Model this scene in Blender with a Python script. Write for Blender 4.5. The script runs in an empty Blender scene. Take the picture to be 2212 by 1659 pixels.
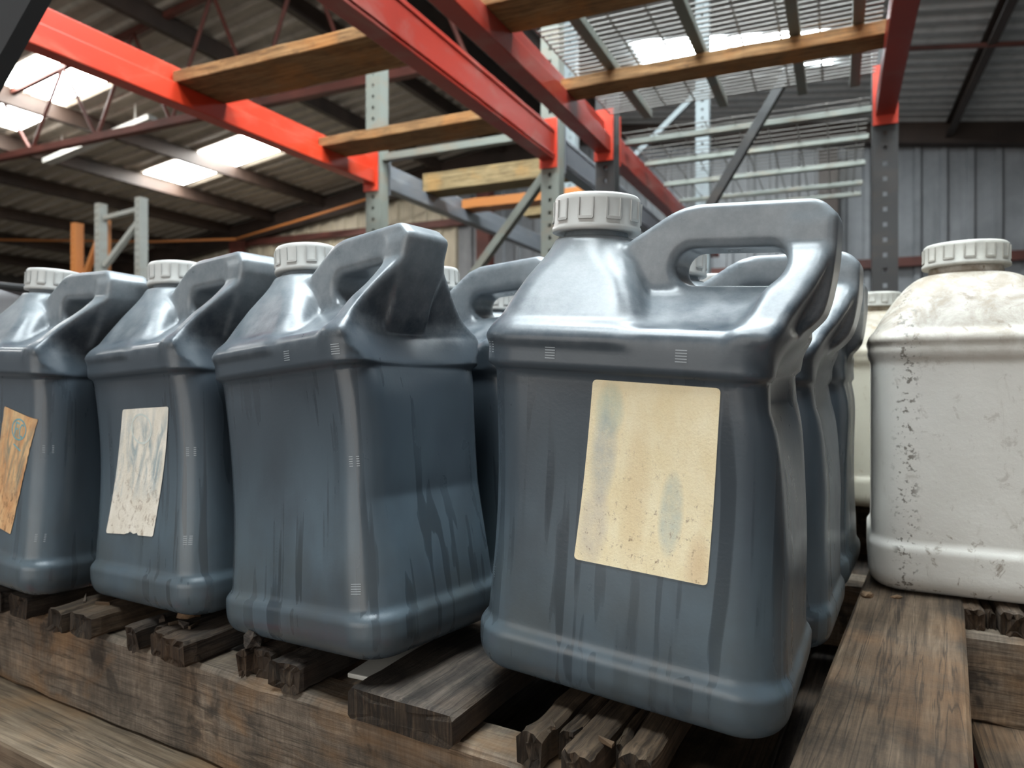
import bpy, bmesh, math, random
import numpy as np
from mathutils import Vector, Matrix, Euler, noise
from mathutils.bvhtree import BVHTree
rnd = random.Random(7)
nrs = np.random.RandomState(5)
SC = bpy.context.scene
COL = SC.collection
R = math.radians

# ------------------------------------------------------------------ camera, world, exposure
cam_d = bpy.data.cameras.new('camera')
cam_d.sensor_width = 36.0
cam_d.lens = 24.9
cam_d.shift_y = -0.0111
cam_d.clip_start = 0.02
cam_d.clip_end = 200
cam_d.dof.use_dof = True
cam_d.dof.focus_distance = 0.52
cam_d.dof.aperture_fstop = 8.5
cam = bpy.data.objects.new('camera', cam_d)
COL.objects.link(cam)
cam.location = (0, 0, 0)
cam.rotation_euler = (R(90), 0, 0)
SC.camera = cam

world = bpy.data.worlds.new('overcast_sky')
SC.world = world
world.use_nodes = True
wbg = world.node_tree.nodes['Background']
wbg.inputs['Color'].default_value = (0.94, 0.97, 1.0, 1)
wbg.inputs['Strength'].default_value = 0.36

SC.view_settings.view_transform = 'Standard'
SC.view_settings.look = 'None'
SC.view_settings.exposure = 0.35
SC.view_settings.gamma = 1.0
SC.view_settings.use_curve_mapping = False
SC.cycles.use_denoising = True
SC.cycles.caustics_reflective = False
SC.cycles.caustics_refractive = False
SC.cycles.sample_clamp_indirect = 6.0
SC.cycles.max_bounces = 8

SKYLIGHT = 29.0        # daylight through the translucent roof panels

# rack / building axes: B runs along the beams (away from the lens), Cc across them
Bv = Vector((.418, .908, 0)).normalized()
Cv = Vector((Bv.y, -Bv.x, 0))
YAW_B = math.atan2(-Cv.y, Cv.x)            # rotation of the rack axes, clockwise
FLOOR = -1.75


def bc(b, c, z):
    return Bv * b + Cv * c + Vector((0, 0, z))


def mul_area(name, b, c, z, sx, sy, power, rot, col=(1, 1, 1)):
    d = bpy.data.lights.new(name, 'AREA')
    d.shape = 'RECTANGLE'
    d.size, d.size_y = sx, sy
    d.energy = power
    d.color = col
    o = bpy.data.objects.new(name, d)
    COL.objects.link(o)
    o.location = bc(b, c, z)
    o.rotation_euler = rot
    return o


# the open loading bay behind the photographer lets daylight in
mul_area('loading_bay_daylight', -4.6, -1.6, 0.6, 5.0, 3.4, 92, (R(90), 0, -YAW_B + R(180) + R(180)), (1.0, .95, .88))

# ------------------------------------------------------------------ materials
def lin(r, g, b):
    f = lambda v: (v / 255 / 12.92) if v / 255 <= .04045 else ((v / 255 + .055) / 1.055) ** 2.4
    return (f(r), f(g), f(b), 1)


class NT:
    def __init__(s, name):
        s.m = bpy.data.materials.new(name)
        s.m.use_nodes = True
        s.t = s.m.node_tree
        s.b = s.t.nodes['Principled BSDF']

    def n(s, t, **k):
        x = s.t.nodes.new(t)
        for a, v in k.items():
            setattr(x, a, v)
        return x

    def l(s, a, b):
        s.t.links.new(a, b)

    def coord(s, kind='Object', scale=(1, 1, 1), rand=False):
        tc = s.n('ShaderNodeTexCoord')
        mp = s.n('ShaderNodeMapping')
        mp.inputs['Scale'].default_value = scale
        s.l(tc.outputs[kind], mp.inputs['Vector'])
        if rand:
            oi = s.n('ShaderNodeObjectInfo')
            mu = s.n('ShaderNodeMath', operation='MULTIPLY')
            mu.inputs[1].default_value = 37.0
            s.l(oi.outputs['Random'], mu.inputs[0])
            s.l(mu.outputs[0], mp.inputs['Location'])
        return mp.outputs['Vector']

    def noise(s, vec, scale=5, detail=4, rough=.55, dist=0):
        x = s.n('ShaderNodeTexNoise')
        x.inputs['Scale'].default_value = scale
        x.inputs['Detail'].default_value = detail
        x.inputs['Roughness'].default_value = rough
        x.inputs['Distortion'].default_value = dist
        s.l(vec, x.inputs['Vector'])
        return x.outputs['Fac']

    def ramp(s, fac, stops):
        x = s.n('ShaderNodeValToRGB')
        e = x.color_ramp.elements
        while len(e) < len(stops):
            e.new(.5)
        for el, (p, c) in zip(e, stops):
            el.position = p
            el.color = c if not isinstance(c, (int, float)) else (c, c, c, 1)
        s.l(fac, x.inputs['Fac'])
        return x.outputs['Color']

    def mix(s, fac, a, b, blend='MIX'):
        x = s.n('ShaderNodeMix', data_type='RGBA', blend_type=blend)
        for v, i in ((fac, 0), (a, 6), (b, 7)):
            if isinstance(v, (int, float)):
                x.inputs[i].default_value = v
            elif isinstance(v, tuple):
                x.inputs[i].default_value = v
            else:
                s.l(v, x.inputs[i])
        return x.outputs[2]

    def math(s, op, a, b=0.0):
        x = s.n('ShaderNodeMath', operation=op)
        for v, i in ((a, 0), (b, 1)):
            if isinstance(v, (int, float)):
                x.inputs[i].default_value = v
            else:
                s.l(v, x.inputs[i])
        return x.outputs[0]

    def bump(s, h, strength=.3, dist=.002):
        x = s.n('ShaderNodeBump')
        x.inputs['Strength'].default_value = strength
        x.inputs['Distance'].default_value = dist
        s.l(h, x.inputs['Height'])
        s.l(x.outputs[0], s.b.inputs['Normal'])

    def col(s, c):
        if isinstance(c, tuple):
            s.b.inputs['Base Color'].default_value = c
        else:
            s.l(c, s.b.inputs['Base Color'])

    def rough(s, r):
        if isinstance(r, (int, float)):
            s.b.inputs['Roughness'].default_value = r
        else:
            s.l(r, s.b.inputs['Roughness'])

    def sepz(s, vec):
        x = s.n('ShaderNodeSeparateXYZ')
        s.l(vec, x.inputs[0])
        return x.outputs


def m_plain(name, c, rough=.5, metal=0, spec=None, var=.25, vs=6):
    k = NT(name)
    f = k.noise(k.coord(rand=True), vs, 5, .6)
    d = tuple(x * (1 - var) for x in c[:3]) + (1,)
    li = tuple(min(1, x * (1 + var)) for x in c[:3]) + (1,)
    k.col(k.ramp(f, [(.3, d), (.7, li)]))
    k.rough(rough)
    k.b.inputs['Metallic'].default_value = metal
    if spec is not None:
        k.b.inputs['Specular IOR Level'].default_value = spec
    return k.m


def m_jug():
    k = NT('slate_blue_plastic')
    vec = k.coord()
    base = k.ramp(k.noise(vec, 9, 3, .5), [(.3, (.038, .049, .061, 1)), (.7, (.051, .065, .079, 1))])
    # lower panels paler and bluer: light low on the jugs painted in
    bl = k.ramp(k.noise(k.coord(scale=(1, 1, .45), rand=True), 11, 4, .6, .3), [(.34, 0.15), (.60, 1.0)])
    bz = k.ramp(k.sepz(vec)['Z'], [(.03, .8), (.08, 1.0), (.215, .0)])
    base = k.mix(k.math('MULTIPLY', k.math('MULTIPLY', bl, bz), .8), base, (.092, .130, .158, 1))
    # the empty grip is paler than the liquid-filled body (thin translucent wall)
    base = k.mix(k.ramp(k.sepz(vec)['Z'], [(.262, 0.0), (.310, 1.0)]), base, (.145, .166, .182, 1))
    # dried runs of liquid down the sides
    st = k.noise(k.coord(scale=(1, 1, .035), rand=True), 85, 2, .5, .12)
    run = k.ramp(st, [(.53, 0.0), (.585, 1.0)])
    fade = k.ramp(k.noise(k.coord(scale=(1, 1, .5), rand=True), 9, 2), [(.41, 0.0), (.54, 1.0)])
    sp = k.sepz(vec)
    zr = k.ramp(sp['Z'], [(.0, 1.0), (.205, 1.0), (.235, 0.0)])
    amt = k.math('MULTIPLY', k.math('MULTIPLY', run, fade), zr)
    c1 = k.mix(k.math('MULTIPLY', amt, .62), base, (.022, .028, .034, 1))
    # greenish grime near the foot
    gz = k.ramp(sp['Z'], [(.0, 1.0), (.05, .75), (.12, 0.0)])
    gn = k.ramp(k.noise(vec, 22, 6, .65), [(.38, 0.0), (.66, 1.0)])
    c2 = k.mix(k.math('MULTIPLY', k.math('MULTIPLY', gz, gn), .5), c1, (.060, .064, .056, 1))
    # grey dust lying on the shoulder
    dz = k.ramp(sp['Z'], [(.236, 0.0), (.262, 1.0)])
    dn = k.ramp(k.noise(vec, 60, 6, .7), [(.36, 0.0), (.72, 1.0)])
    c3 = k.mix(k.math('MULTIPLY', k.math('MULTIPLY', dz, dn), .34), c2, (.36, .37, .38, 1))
    fl = k.ramp(k.noise(vec, 260, 2, .5), [(.76, 0.0), (.80, 1.0)])
    c4 = k.mix(k.math('MULTIPLY', fl, .3), c3, (.03, .028, .026, 1))
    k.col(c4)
    rr = k.ramp(k.noise(vec, 30, 5, .6), [(.3, (.27,) * 3 + (1,)), (.7, (.36,) * 3 + (1,))])
    r2 = k.mix(amt, rr, (.2, .2, .2, 1))
    k.rough(r2)
    k.b.inputs['Specular IOR Level'].default_value = .5
    k.bump(k.noise(vec, 380, 3, .55), .12, .0005)
    return k.m


def m_white_jug(name, a, b_, dirt):
    k = NT(name)
    vec = k.coord()
    base = k.ramp(k.noise(vec, 10, 4), [(.3, a), (.7, b_)])
    sp = k.sepz(vec)
    n1 = k.noise(vec, 28, 8, .72, .6)
    up = k.ramp(sp['Z'], [(.235, .0), (.275, .8), (.33, 1.0)])
    soft = k.mix(k.math('MULTIPLY', up, k.ramp(n1, [(.34, .35), (.60, 1.0)])), base, (.20, .155, .105, 1))
    foot = k.ramp(sp['Z'], [(.0, 1.0), (.05, .8), (.09, .3), (.24, .3)])
    spots = k.ramp(k.noise(k.coord(scale=(1, 1, .75)), 75, 6, .7, .5), [(.585, 0.0), (.66, 1.0)])
    c2 = k.mix(k.math('MULTIPLY', spots, k.math('MAXIMUM', foot, up)), soft, dirt)
    # mould speckles in a vertical band by the corner
    sx = k.math('ABSOLUTE', k.math('ADD', sp['X'], .064))
    band = k.ramp(sx, [(.0, 1.0), (.006, 1.0), (.014, 0.0)])
    sp2 = k.ramp(k.noise(vec, 170, 3, .6), [(.56, 0.0), (.62, 1.0)])
    c3 = k.mix(k.math('MULTIPLY', k.math('MULTIPLY', band, sp2), .85), c2, (.10, .085, .065, 1))
    smear = k.ramp(k.noise(k.coord(scale=(1, 1, .35)), 26, 6, .7, .8), [(.6, 0.0), (.78, .5)])
    c4 = k.mix(smear, c3, (.26, .22, .165, 1))
    k.col(c4)
    k.rough(.5)
    k.b.inputs['Subsurface Weight'].default_value = .08
    k.b.inputs['Subsurface Radius'].default_value = (.01, .01, .008)
    k.bump(k.noise(vec, 45, 8, .7), .35, .002)
    return k.m


def m_wood(name, dark, mid, light, stain=.6, grain=1.0, rough=.82, axis=0, bump=.6, saw=0):
    k = NT(name)
    sc = [70, 70, 70]
    sc[axis] = 4
    vec = k.coord(scale=tuple(x * grain for x in sc), rand=True)
    v2 = k.coord(rand=True)
    g = k.noise(vec, 1.6, 6, .65, .5)
    blot = k.noise(v2, 11, 6, .62, .4)
    c = k.ramp(g, [(.28, dark), (.5, mid), (.74, light)])
    s = k.ramp(blot, [(.36, 1.0), (.56, 0.0)])
    c2 = k.mix(k.math('MULTIPLY', s, stain), c, tuple(x * .28 for x in dark[:3]) + (1,))
    warm = k.ramp(k.noise(v2, 6, 4, .6), [(.5, 0.0), (.66, .6)])
    c3 = k.mix(warm, c2, (mid[0] * 1.5, mid[1] * 1.12, mid[2] * .72, 1))
    fine = k.noise(k.coord(scale=tuple(x * grain * (2.6 if x > 10 else 1.5) for x in sc), rand=True), 1.8, 8, .72, .2)
    c3 = k.mix(.75, c3, k.ramp(fine, [(.30, (.45, .45, .45, 1)), (.70, (1.4, 1.4, 1.4, 1))]), 'MULTIPLY')
    crk = k.noise(k.coord(scale=tuple(x * grain * .8 if x > 10 else 1.6 for x in sc), rand=True), 1.1, 4, .6, .9)
    c3 = k.mix(k.math('MULTIPLY', k.ramp(crk, [(.478, 0.0), (.494, 1.0), (.506, 1.0), (.522, 0.0)]), .55), c3, tuple(x * .2 for x in dark[:3]) + (1,))
    if saw:
        sv = k.noise(k.coord(scale=(330, 60, 45), rand=True), 1.0, 5, .7)
        c3 = k.mix(saw, c3, k.ramp(sv, [(.3, (.4, .4, .4, 1)), (.7, (1.3, 1.3, 1.3, 1))]), 'MULTIPLY')
        mo = k.noise(v2, 14, 8, .7, .5)
        c3 = k.mix(.8, c3, k.ramp(mo, [(.32, (.35, .35, .35, 1)), (.68, (1.35, 1.32, 1.3, 1))]), 'MULTIPLY')
        pt = k.ramp(k.noise(k.coord(scale=(1, 1, 1.6), rand=True), 7, 5, .6, .6), [(.40, 1.0), (.52, 0.0)])
        c3 = k.mix(k.math('MULTIPLY', pt, .55), c3, (.21, .115, .05, 1))
        bk = k.ramp(k.noise(k.coord(scale=(1.3, 1, 1), rand=True), 17, 4, .6, .3), [(.56, 0.0), (.64, 1.0)])
        c3 = k.mix(k.math('MULTIPLY', bk, .75), c3, (.028, .022, .017, 1))
    k.col(c3)
    k.rough(rough)
    k.b.inputs['Specular IOR Level'].default_value = .3
    h = k.math('ADD', k.math('ADD', k.math('MULTIPLY', g, .5), k.math('MULTIPLY', fine, .6)), k.math('MULTIPLY', k.noise(v2, 160, 5, .7), .5))
    k.bump(h, bump, .0025)
    return k.m


def m_painted(name, c, worn, wear=.5, rough=.42):
    k = NT(name)
    vec = k.coord(rand=True)
    f = k.ramp(k.noise(k.coord(scale=(1, 1, 2.2), rand=True), 4.5, 7, .65, .8), [(.5, 0.0), (.7, wear)])
    base = k.ramp(k.noise(vec, 2.2, 3), [(.3, tuple(x * .72 for x in c[:3]) + (1,)), (.7, c)])
    k.col(k.mix(f, base, worn))
    k.rough(rough)
    k.bump(k.noise(vec, 30, 5), .1, .002)
    return k.m


def m_sheet(name, a, b_, rough=.55, metal=.0, axis=(1, 1, 1)):
    k = NT(name)
    f = k.noise(k.coord(scale=axis, rand=True), 1.6, 8, .68, .4)
    st = k.noise(k.coord(scale=(4, 4, .3), rand=True), 3, 5)
    c = k.ramp(f, [(.32, a), (.68, b_)])
    c2 = k.mix(k.ramp(st, [(.5, 0.0), (.75, .35)]), c, tuple(x * .45 for x in a[:3]) + (1,))
    k.col(c2)
    k.rough(rough)
    k.b.inputs['Metallic'].default_value = metal
    return k.m


def m_emit(name, c, s):
    k = NT(name)
    k.b.inputs['Base Color'].default_value = (.8, .8, .8, 1)
    k.b.inputs['Emission Color'].default_value = c
    k.b.inputs['Emission Strength'].default_value = s
    return k.m


def m_label_big():
    k = NT('faded_cream_label')
    uv = k.coord('UV')
    s = k.sepz(uv)
    base = k.ramp(k.noise(uv, 4, 6, .6), [(.3, lin(240, 222, 180)), (.7, lin(250, 238, 204))])
    # faint blue bleached print: a tall blur on the left, a block at lower right
    def blob(cx, cy, sx, sy, soft=.5):
        dx = k.math('MULTIPLY', k.math('SUBTRACT', s['X'], cx), 1 / sx)
        dy = k.math('MULTIPLY', k.math('SUBTRACT', s['Y'], cy), 1 / sy)
        d = k.math('ADD', k.math('MULTIPLY', dx, dx), k.math('MULTIPLY', dy, dy))
        return k.ramp(d, [(soft, 1.0), (1.0, 0.0)])
    n = k.ramp(k.noise(uv, 9, 6, .7), [(.25, .35), (.7, 1.0)])
    c = k.mix(k.math('MULTIPLY', k.math('MULTIPLY', blob(.16, .84, .13, .17, .1), n), .62), base, lin(140, 182, 182))
    c = k.mix(k.math('MULTIPLY', k.math('MULTIPLY', blob(.14, .60, .12, .30, .2), n), .62), c, lin(158, 172, 182))
    c = k.mix(k.math('MULTIPLY', k.math('MULTIPLY', blob(.70, .33, .10, .24, .4), n), .62), c, lin(172, 192, 190))
    c = k.mix(k.math('MULTIPLY', k.math('MULTIPLY', blob(.12, .2, .13, .26, .3), n), .5), c, lin(176, 170, 172))
    c = k.mix(k.math('MULTIPLY', blob(.42, .4, .12, .5, .0), .4), c, lin(220, 190, 140))
    c = k.mix(k.math('MULTIPLY', blob(.92, .08, .1, .2, .0), .5), c, lin(208, 170, 124))
    sp = k.ramp(k.noise(uv, 20, 8, .8), [(.565, 0.0), (.64, 1.0)])
    lo = k.ramp(s['Y'], [(.1, .75), (.55, .3), (.75, .1)])
    c = k.mix(k.math('MULTIPLY', sp, lo), c, lin(112, 72, 44))
    k.col(c)
    k.rough(.75)
    k.bump(k.math('ADD', k.noise(uv, 60, 6, .7), k.math('MULTIPLY', k.noise(k.coord('UV', (1, .3, 1)), 14, 4, .6), 1.4)), .5, .0012)
    return k.m


def m_label_smear(name, a, b_, ink, dirt, dirt_amt):
    k = NT(name)
    uv = k.coord('UV')
    s = k.sepz(uv)
    base = k.ramp(k.noise(uv, 3.2, 6, .65, .6), [(.3, a), (.7, b_)])
    ang = k.noise(k.coord('UV', (2.6, .9, 1)), 2.6, 6, .6, 1.1)
    mid = k.ramp(s['Y'], [(.25, .0), (.45, .9), (.8, .8), (.97, .2)])
    c = k.mix(k.math('MULTIPLY', k.ramp(ang, [(.44, 0.0), (.60, .95)]), mid), base, ink)
    d = k.ramp(k.noise(uv, 11, 8, .75, .4), [(.53, 0.0), (.63, 1.0)])
    lo = k.ramp(s['Y'], [(.0, 1.0), (.35, .8), (.6, .15)])
    c = k.mix(k.math('MULTIPLY', k.math('MULTIPLY', d, lo), dirt_amt), c, dirt)
    k.col(c)
    k.rough(.7)
    k.bump(k.noise(uv, 40, 6, .7), .4, .001)
    return k.m


M = {}
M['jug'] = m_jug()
M['white_jug'] = m_white_jug('chalky_white_plastic', (.54, .52, .475, 1), (.62, .60, .555, 1), (.17, .13, .09, 1))
M['cream_jug'] = m_white_jug('cream_plastic', (.50, .47, .38, 1), (.58, .55, .45, 1), (.30, .22, .13, 1))
M['cap'] = m_plain('off_white_cap_plastic', (.44, .435, .415, 1), .35, var=.1, vs=20)
M['cap_dirty'] = m_plain('soiled_white_cap_plastic', (.40, .39, .35, 1), .5, var=.22, vs=40)
M['mark'] = m_plain('pale_moulded_mark', (.30, .33, .35, 1), .4, var=.1)
M['label_big'] = m_label_big()
M['label_grey'] = m_label_smear('faded_grey_label', lin(214, 206, 190), lin(236, 230, 218), lin(140, 158, 164), lin(120, 92, 60), .75)
M['label_rust'] = m_label_smear('rust_stained_label', lin(186, 128, 80), lin(224, 188, 140), lin(118, 122, 108), lin(70, 44, 26), .9)
M['ink'] = m_plain('faded_teal_ink', lin(112, 160, 166), .7, var=.2, vs=60)
M['ink_pale'] = m_plain('very_faded_teal_ink', lin(204, 210, 204), .7, var=.12, vs=60)
M['deck'] = m_wood('weathered_brown_board', (.036, .024, .015, 1), (.098, .066, .041, 1), (.185, .130, .085, 1), .7, axis=1)
M['deck_dark'] = m_wood('rotten_blackened_board', (.022, .018, .015, 1), (.062, .048, .038, 1), (.14, .112, .088, 1), .8, axis=1, bump=.9)
M['end_grain'] = m_wood('crumbling_end_grain', (.012, .009, .007, 1), (.042, .029, .019, 1), (.115, .078, .048, 1), .5, grain=2.2, axis=2, bump=1.0)
M['stringer'] = m_wood('grey_brown_stringer_wood', (.120, .094, .070, 1), (.170, .134, .101, 1), (.23, .19, .148, 1), .35, axis=0, saw=.55)
M['plank_tan'] = m_wood('tan_scaffold_plank', (.085, .060, .038, 1), (.150, .110, .072, 1), (.21, .160, .112, 1), .25, axis=0, bump=.3)
M['rack_plank'] = m_wood('orange_rack_plank', (.17, .085, .034, 1), (.31, .165, .068, 1), (.46, .27, .125, 1), .3, axis=0, bump=.3)
M['rack_plank_pale'] = m_wood('pale_yellow_plank', (.17, .115, .055, 1), (.28, .20, .098, 1), (.38, .285, .15, 1), .15, axis=0, bump=.3)
M['red'] = m_painted('orange_red_beam_paint', (.34, .026, .013, 1), (.30, .12, .10, 1), .6)
M['red_bright'] = m_painted('bright_orange_red_paint', (.60, .040, .012, 1), (.42, .16, .10, 1), .35)
M['darkred'] = m_plain('red_oxide_steel', (.115, .032, .022, 1), .6, var=.4, vs=3)
M['purlin'] = m_plain('dark_brown_purlin_steel', (.040, .024, .017, 1), .6, var=.5, vs=2)
M['galv'] = m_painted('grey_green_galvanised_steel', (.21, .225, .195, 1), (.24, .16, .10, 1), .6, .5)
M['galv_dark'] = m_painted('dark_grey_rack_steel', (.034, .034, .034, 1), (.075, .055, .04, 1), .4, .5)
M['greyblue'] = m_painted('blue_grey_beam_paint', (.17, .18, .20, 1), (.24, .22, .2, 1), .4, .45)
M['lightblue'] = m_painted('pale_blue_grey_steel', (.36, .42, .44, 1), (.3, .3, .28, 1), .4, .5)
M['pale_steel'] = m_painted('pale_grey_galvanised_steel', (.42, .42, .38, 1), (.3, .24, .17, 1), .5, .5)
M['orange_steel'] = m_painted('orange_rack_paint', (.56, .20, .05, 1), (.4, .14, .06, 1), .4, .5)
M['wire'] = m_plain('zinc_wire', (.20, .185, .17, 1), .5, .3, var=.2, vs=4)
M['roof'] = m_sheet('weathered_roof_sheet', (.30, .26, .21, 1), (.54, .485, .41, 1), .5, .0, (.3, 2, 1))
M['roof_grey'] = m_sheet('grey_roof_sheet', (.38, .39, .39, 1), (.60, .61, .61, 1), .5, .0, (.3, 2, 1))
M['wall_beige_lit'] = m_sheet('beige_lit_wall_cladding', (.52, .44, .31, 1), (.70, .62, .47, 1), .6)
M['wall_grey'] = m_sheet('grey_wall_cladding', (.20, .205, .215, 1), (.33, .335, .345, 1), .5)
M['wall_dark'] = m_sheet('dark_wall_cladding', (.06, .055, .05, 1), (.12, .11, .1, 1), .6)
M['black'] = m_plain('black_steel', (.010, .010, .011, 1), .6, var=.3)
M['sky_pane'] = m_emit('translucent_roof_panel', (1.0, 1.0, .97, 1), SKYLIGHT)
M['sky_pane_cool'] = m_emit('translucent_roof_panel_cool', (.86, .96, 1.0, 1), SKYLIGHT)
M['tube'] = m_plain('white_enamel_fixture', (.55, .55, .52, 1), .5, var=.1)
M['concrete'] = m_plain('stained_concrete', (.085, .08, .072, 1), .8, var=.35, vs=2)
M['wrap'] = m_plain('grey_plastic_wrap', (.30, .29, .30, 1), .42, var=.25, vs=14)
M['pvc'] = m_plain('off_white_plastic_strip', (.62, .61, .56, 1), .5, var=.1)
M['chip'] = m_plain('brown_bark_crumb', (.16, .095, .05, 1), .9, var=.5, vs=60)

# ------------------------------------------------------------------ object helpers
def link(name, me, mat=None, parent=None):
    o = bpy.data.objects.new(name, me)
    COL.objects.link(o)
    if mat is not None and me is not None and not me.materials:
        me.materials.append(mat)
    if parent is not None:
        o.parent = parent
    return o


def tag(o, label, cat, group=None):
    o['label'] = label
    o['category'] = cat
    if group:
        o['group'] = group
    return o


def thing(name, label, cat, loc=(0, 0, 0), rot=(0, 0, 0), group=None):
    o = bpy.data.objects.new(name, None)
    COL.objects.link(o)
    o.empty_display_size = .1
    o.location = loc
    o.rotation_euler = rot
    return tag(o, label, cat, group)


class MB:
    """collects simple solids into one mesh"""
    def __init__(s):
        s.v, s.f = [], []

    def add(s, vs, fs):
        k = len(s.v)
        s.v += [tuple(x) for x in vs]
        s.f += [tuple(i + k for i in f) for f in fs]

    def box(s, x0, x1, y0, y1, z0, z1):
        s.add([(x0, y0, z0), (x1, y0, z0), (x1, y1, z0), (x0, y1, z0), (x0, y0, z1), (x1, y0, z1), (x1, y1, z1), (x0, y1, z1)],
              [(0, 3, 2, 1), (4, 5, 6, 7), (0, 1, 5, 4), (1, 2, 6, 5), (2, 3, 7, 6), (3, 0, 4, 7)])

    def bar(s, p, q, w, h, up=(0, 0, 1)):
        p, q = Vector(p), Vector(q)
        d = (q - p).normalized()
        u = Vector(up)
        if abs(d.dot(u)) > .98:
            u = Vector((1, 0, 0))
        x = d.cross(u).normalized()
        y = x.cross(d).normalized()
        vs = []
        for c in (p, q):
            for a, b_ in ((-1, -1), (1, -1), (1, 1), (-1, 1)):
                vs.append(c + x * a * w / 2 + y * b_ * h / 2)
        s.add(vs, [(0, 1, 2, 3)[::-1], (4, 5, 6, 7), (0, 1, 5, 4), (1, 2, 6, 5), (2, 3, 7, 6), (3, 0, 4, 7)])

    def tube(s, pts, r, n=8):
        pts = [Vector(p) for p in pts]
        rings = []
        for i, p in enumerate(pts):
            d = (pts[min(i + 1, len(pts) - 1)] - pts[max(i - 1, 0)]).normalized()
            u = Vector((0, 0, 1)) if abs(d.z) < .95 else Vector((1, 0, 0))
            x = d.cross(u).normalized()
            y = x.cross(d)
            rings.append([p + (x * math.cos(2 * math.pi * k / n) + y * math.sin(2 * math.pi * k / n)) * r for k in range(n)])
        vs = [v for r_ in rings for v in r_]
        fs = []
        for i in range(len(rings) - 1):
            for k in range(n):
                a = i * n + k
                b_ = i * n + (k + 1) % n
                fs.append((a, b_, b_ + n, a + n))
        fs.append(tuple(range(n))[::-1])
        fs.append(tuple(range(len(vs) - n, len(vs))))
        s.add(vs, fs)

    def prism(s, poly, axis, a0, a1):
        """extrude a 2-D outline along an axis (0,1,2)"""
        n = len(poly)
        def mk(p, a):
            q = list(p)
            q.insert(axis, a)
            return q
        vs = [mk(p, a0) for p in poly] + [mk(p, a1) for p in poly]
        fs = [tuple(range(n)), tuple(range(n, 2 * n))[::-1]]
        for i in range(n):
            j = (i + 1) % n
            fs.append((i, i + n, j + n, j))
        s.add(vs, fs)

    def mesh(s, name, smooth=False, bevel=0):
        me = bpy.data.meshes.new(name)
        me.from_pydata(s.v, [], s.f)
        bm = bmesh.new()
        bm.from_mesh(me)
        bmesh.ops.recalc_face_normals(bm, faces=bm.faces)
        if bevel:
            bmesh.ops.bevel(bm, geom=[e for e in bm.edges if len(e.link_faces) == 2 and e.calc_face_angle(0) > .6], offset=bevel, segments=2, affect='EDGES', profile=.6)
        bm.to_mesh(me)
        bm.free()
        if smooth:
            me.polygons.foreach_set('use_smooth', [True] * len(me.polygons))
        me.update()
        return me

    def build(s, name, mat, parent=None, smooth=False, bevel=0):
        return link(name, s.mesh(name, smooth, bevel), mat, parent)


def structure(o):
    o['kind'] = 'structure'
    return o


# ------------------------------------------------------------------ building shell
ZR, SLOPE, RIDGE = 3.32, .14, -3.4       # ridge height, pitch, ridge position across the building


def roof_z(c):
    return ZR - SLOPE * abs(c - RIDGE)


ROT_B = (0, 0, -YAW_B)      # local x -> Cv, local y -> Bv


def root_frame(name):
    o = bpy.data.objects.new(name, None)
    COL.objects.link(o)
    o.rotation_euler = ROT_B
    return o


floor = MB()
floor.box(-14, 9, -5, 9.4, FLOOR - .2, FLOOR)
structure(floor.build('floor', M['concrete'])).rotation_euler = ROT_B

ceiling = structure(root_frame('ceiling'))


def corrugated(length, width, pitch=.2, depth=.03):
    """sheet in local x (along the ribs) and y (across), ribs pointing down"""
    prof = []
    n = int(round(width / pitch))
    for i in range(n):
        y = i * pitch
        prof += [(y, 0), (y + pitch * .62, 0), (y + pitch * .72, -depth), (y + pitch * .90, -depth)]
    prof.append((width + .015, 0))
    vs = [(0, y, z) for y, z in prof] + [(length, y, z) for y, z in prof]
    k = len(prof)
    fs = [(i, i + k, i + 1 + k, i + 1) for i in range(k - 1)]
    me = bpy.data.meshes.new('sheet')
    me.from_pydata(vs, [], fs)
    me.update()
    return me


SKY_L = [(6.38, -7.27, -6.46), (6.38, -8.22, -7.40), (4.02, -7.20, -6.40), (4.12, -8.07, -7.30), (1.6, -7.2, -6.4), (-.8, -7.2, -6.4)]
SKY_R = [(6.45, -1.74, -.92), (6.45, -.86, -.05), (1.72, -1.62, -.82), (1.72, -.76, .05), (-.70, -1.62, -.82), (-.70, -.76, .05), (.5, -1.62, -.82), (.5, -.76, .05), (.5, .2, 1.0), (1.72, .2, 1.0)]  # overhead rows unseen; extra panes added there to light the jug tops
sheetL = corrugated(math.hypot(10.6, 10.6 * SLOPE), 1.0)
sheetR = corrugated(math.hypot(11.0, 11.0 * SLOPE), 1.0)
for me, mt in ((sheetL, M['roof']), (sheetR, M['roof_grey'])):
    me.materials.append(mt)
for i in range(12):
    b0 = -3 + i
    o = link('roofing_sheet', sheetL, None, ceiling)
    o.location = (RIDGE - 10.6, b0, roof_z(-14))
    o.rotation_euler = (0, -math.atan(SLOPE), 0)
    o = link('roofing_sheet', sheetR, None, ceiling)
    o.location = (RIDGE, b0, ZR)
    o.rotation_euler = (0, math.atan(SLOPE), 0)
purl = MB()
purl.prism([(-.03, 0), (.03, 0), (.03, -.16), (-.035, -.16), (-.035, -.145), (.018, -.145), (.018, -.012), (-.03, -.012)], 1, -3, 9)
pme = purl.mesh('purlin')
pme.materials.append(M['purlin'])
for c in (-4.16, -5.18, -6.2, -7.27, -8.3, -9.25, -10.5, -11.6, -12.7, -2.6, 1.07, 3.6, 6.0):
    o = link('purlin', pme, None, ceiling)
    o.location = (0, 0, 0)
    o.location = (c, 0, roof_z(c) - .035)
rdg = MB()
rdg.box(RIDGE - .12, RIDGE + .12, -3, 9, ZR - .3, ZR - .05)
rdg.build('ridge_beam', M['purlin'], ceiling)
rod = MB()
rod.bar((.3, 6.45, roof_z(.3) - .19), (3.5, 6.45, roof_z(3.5) - .19), .03, .03)
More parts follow.
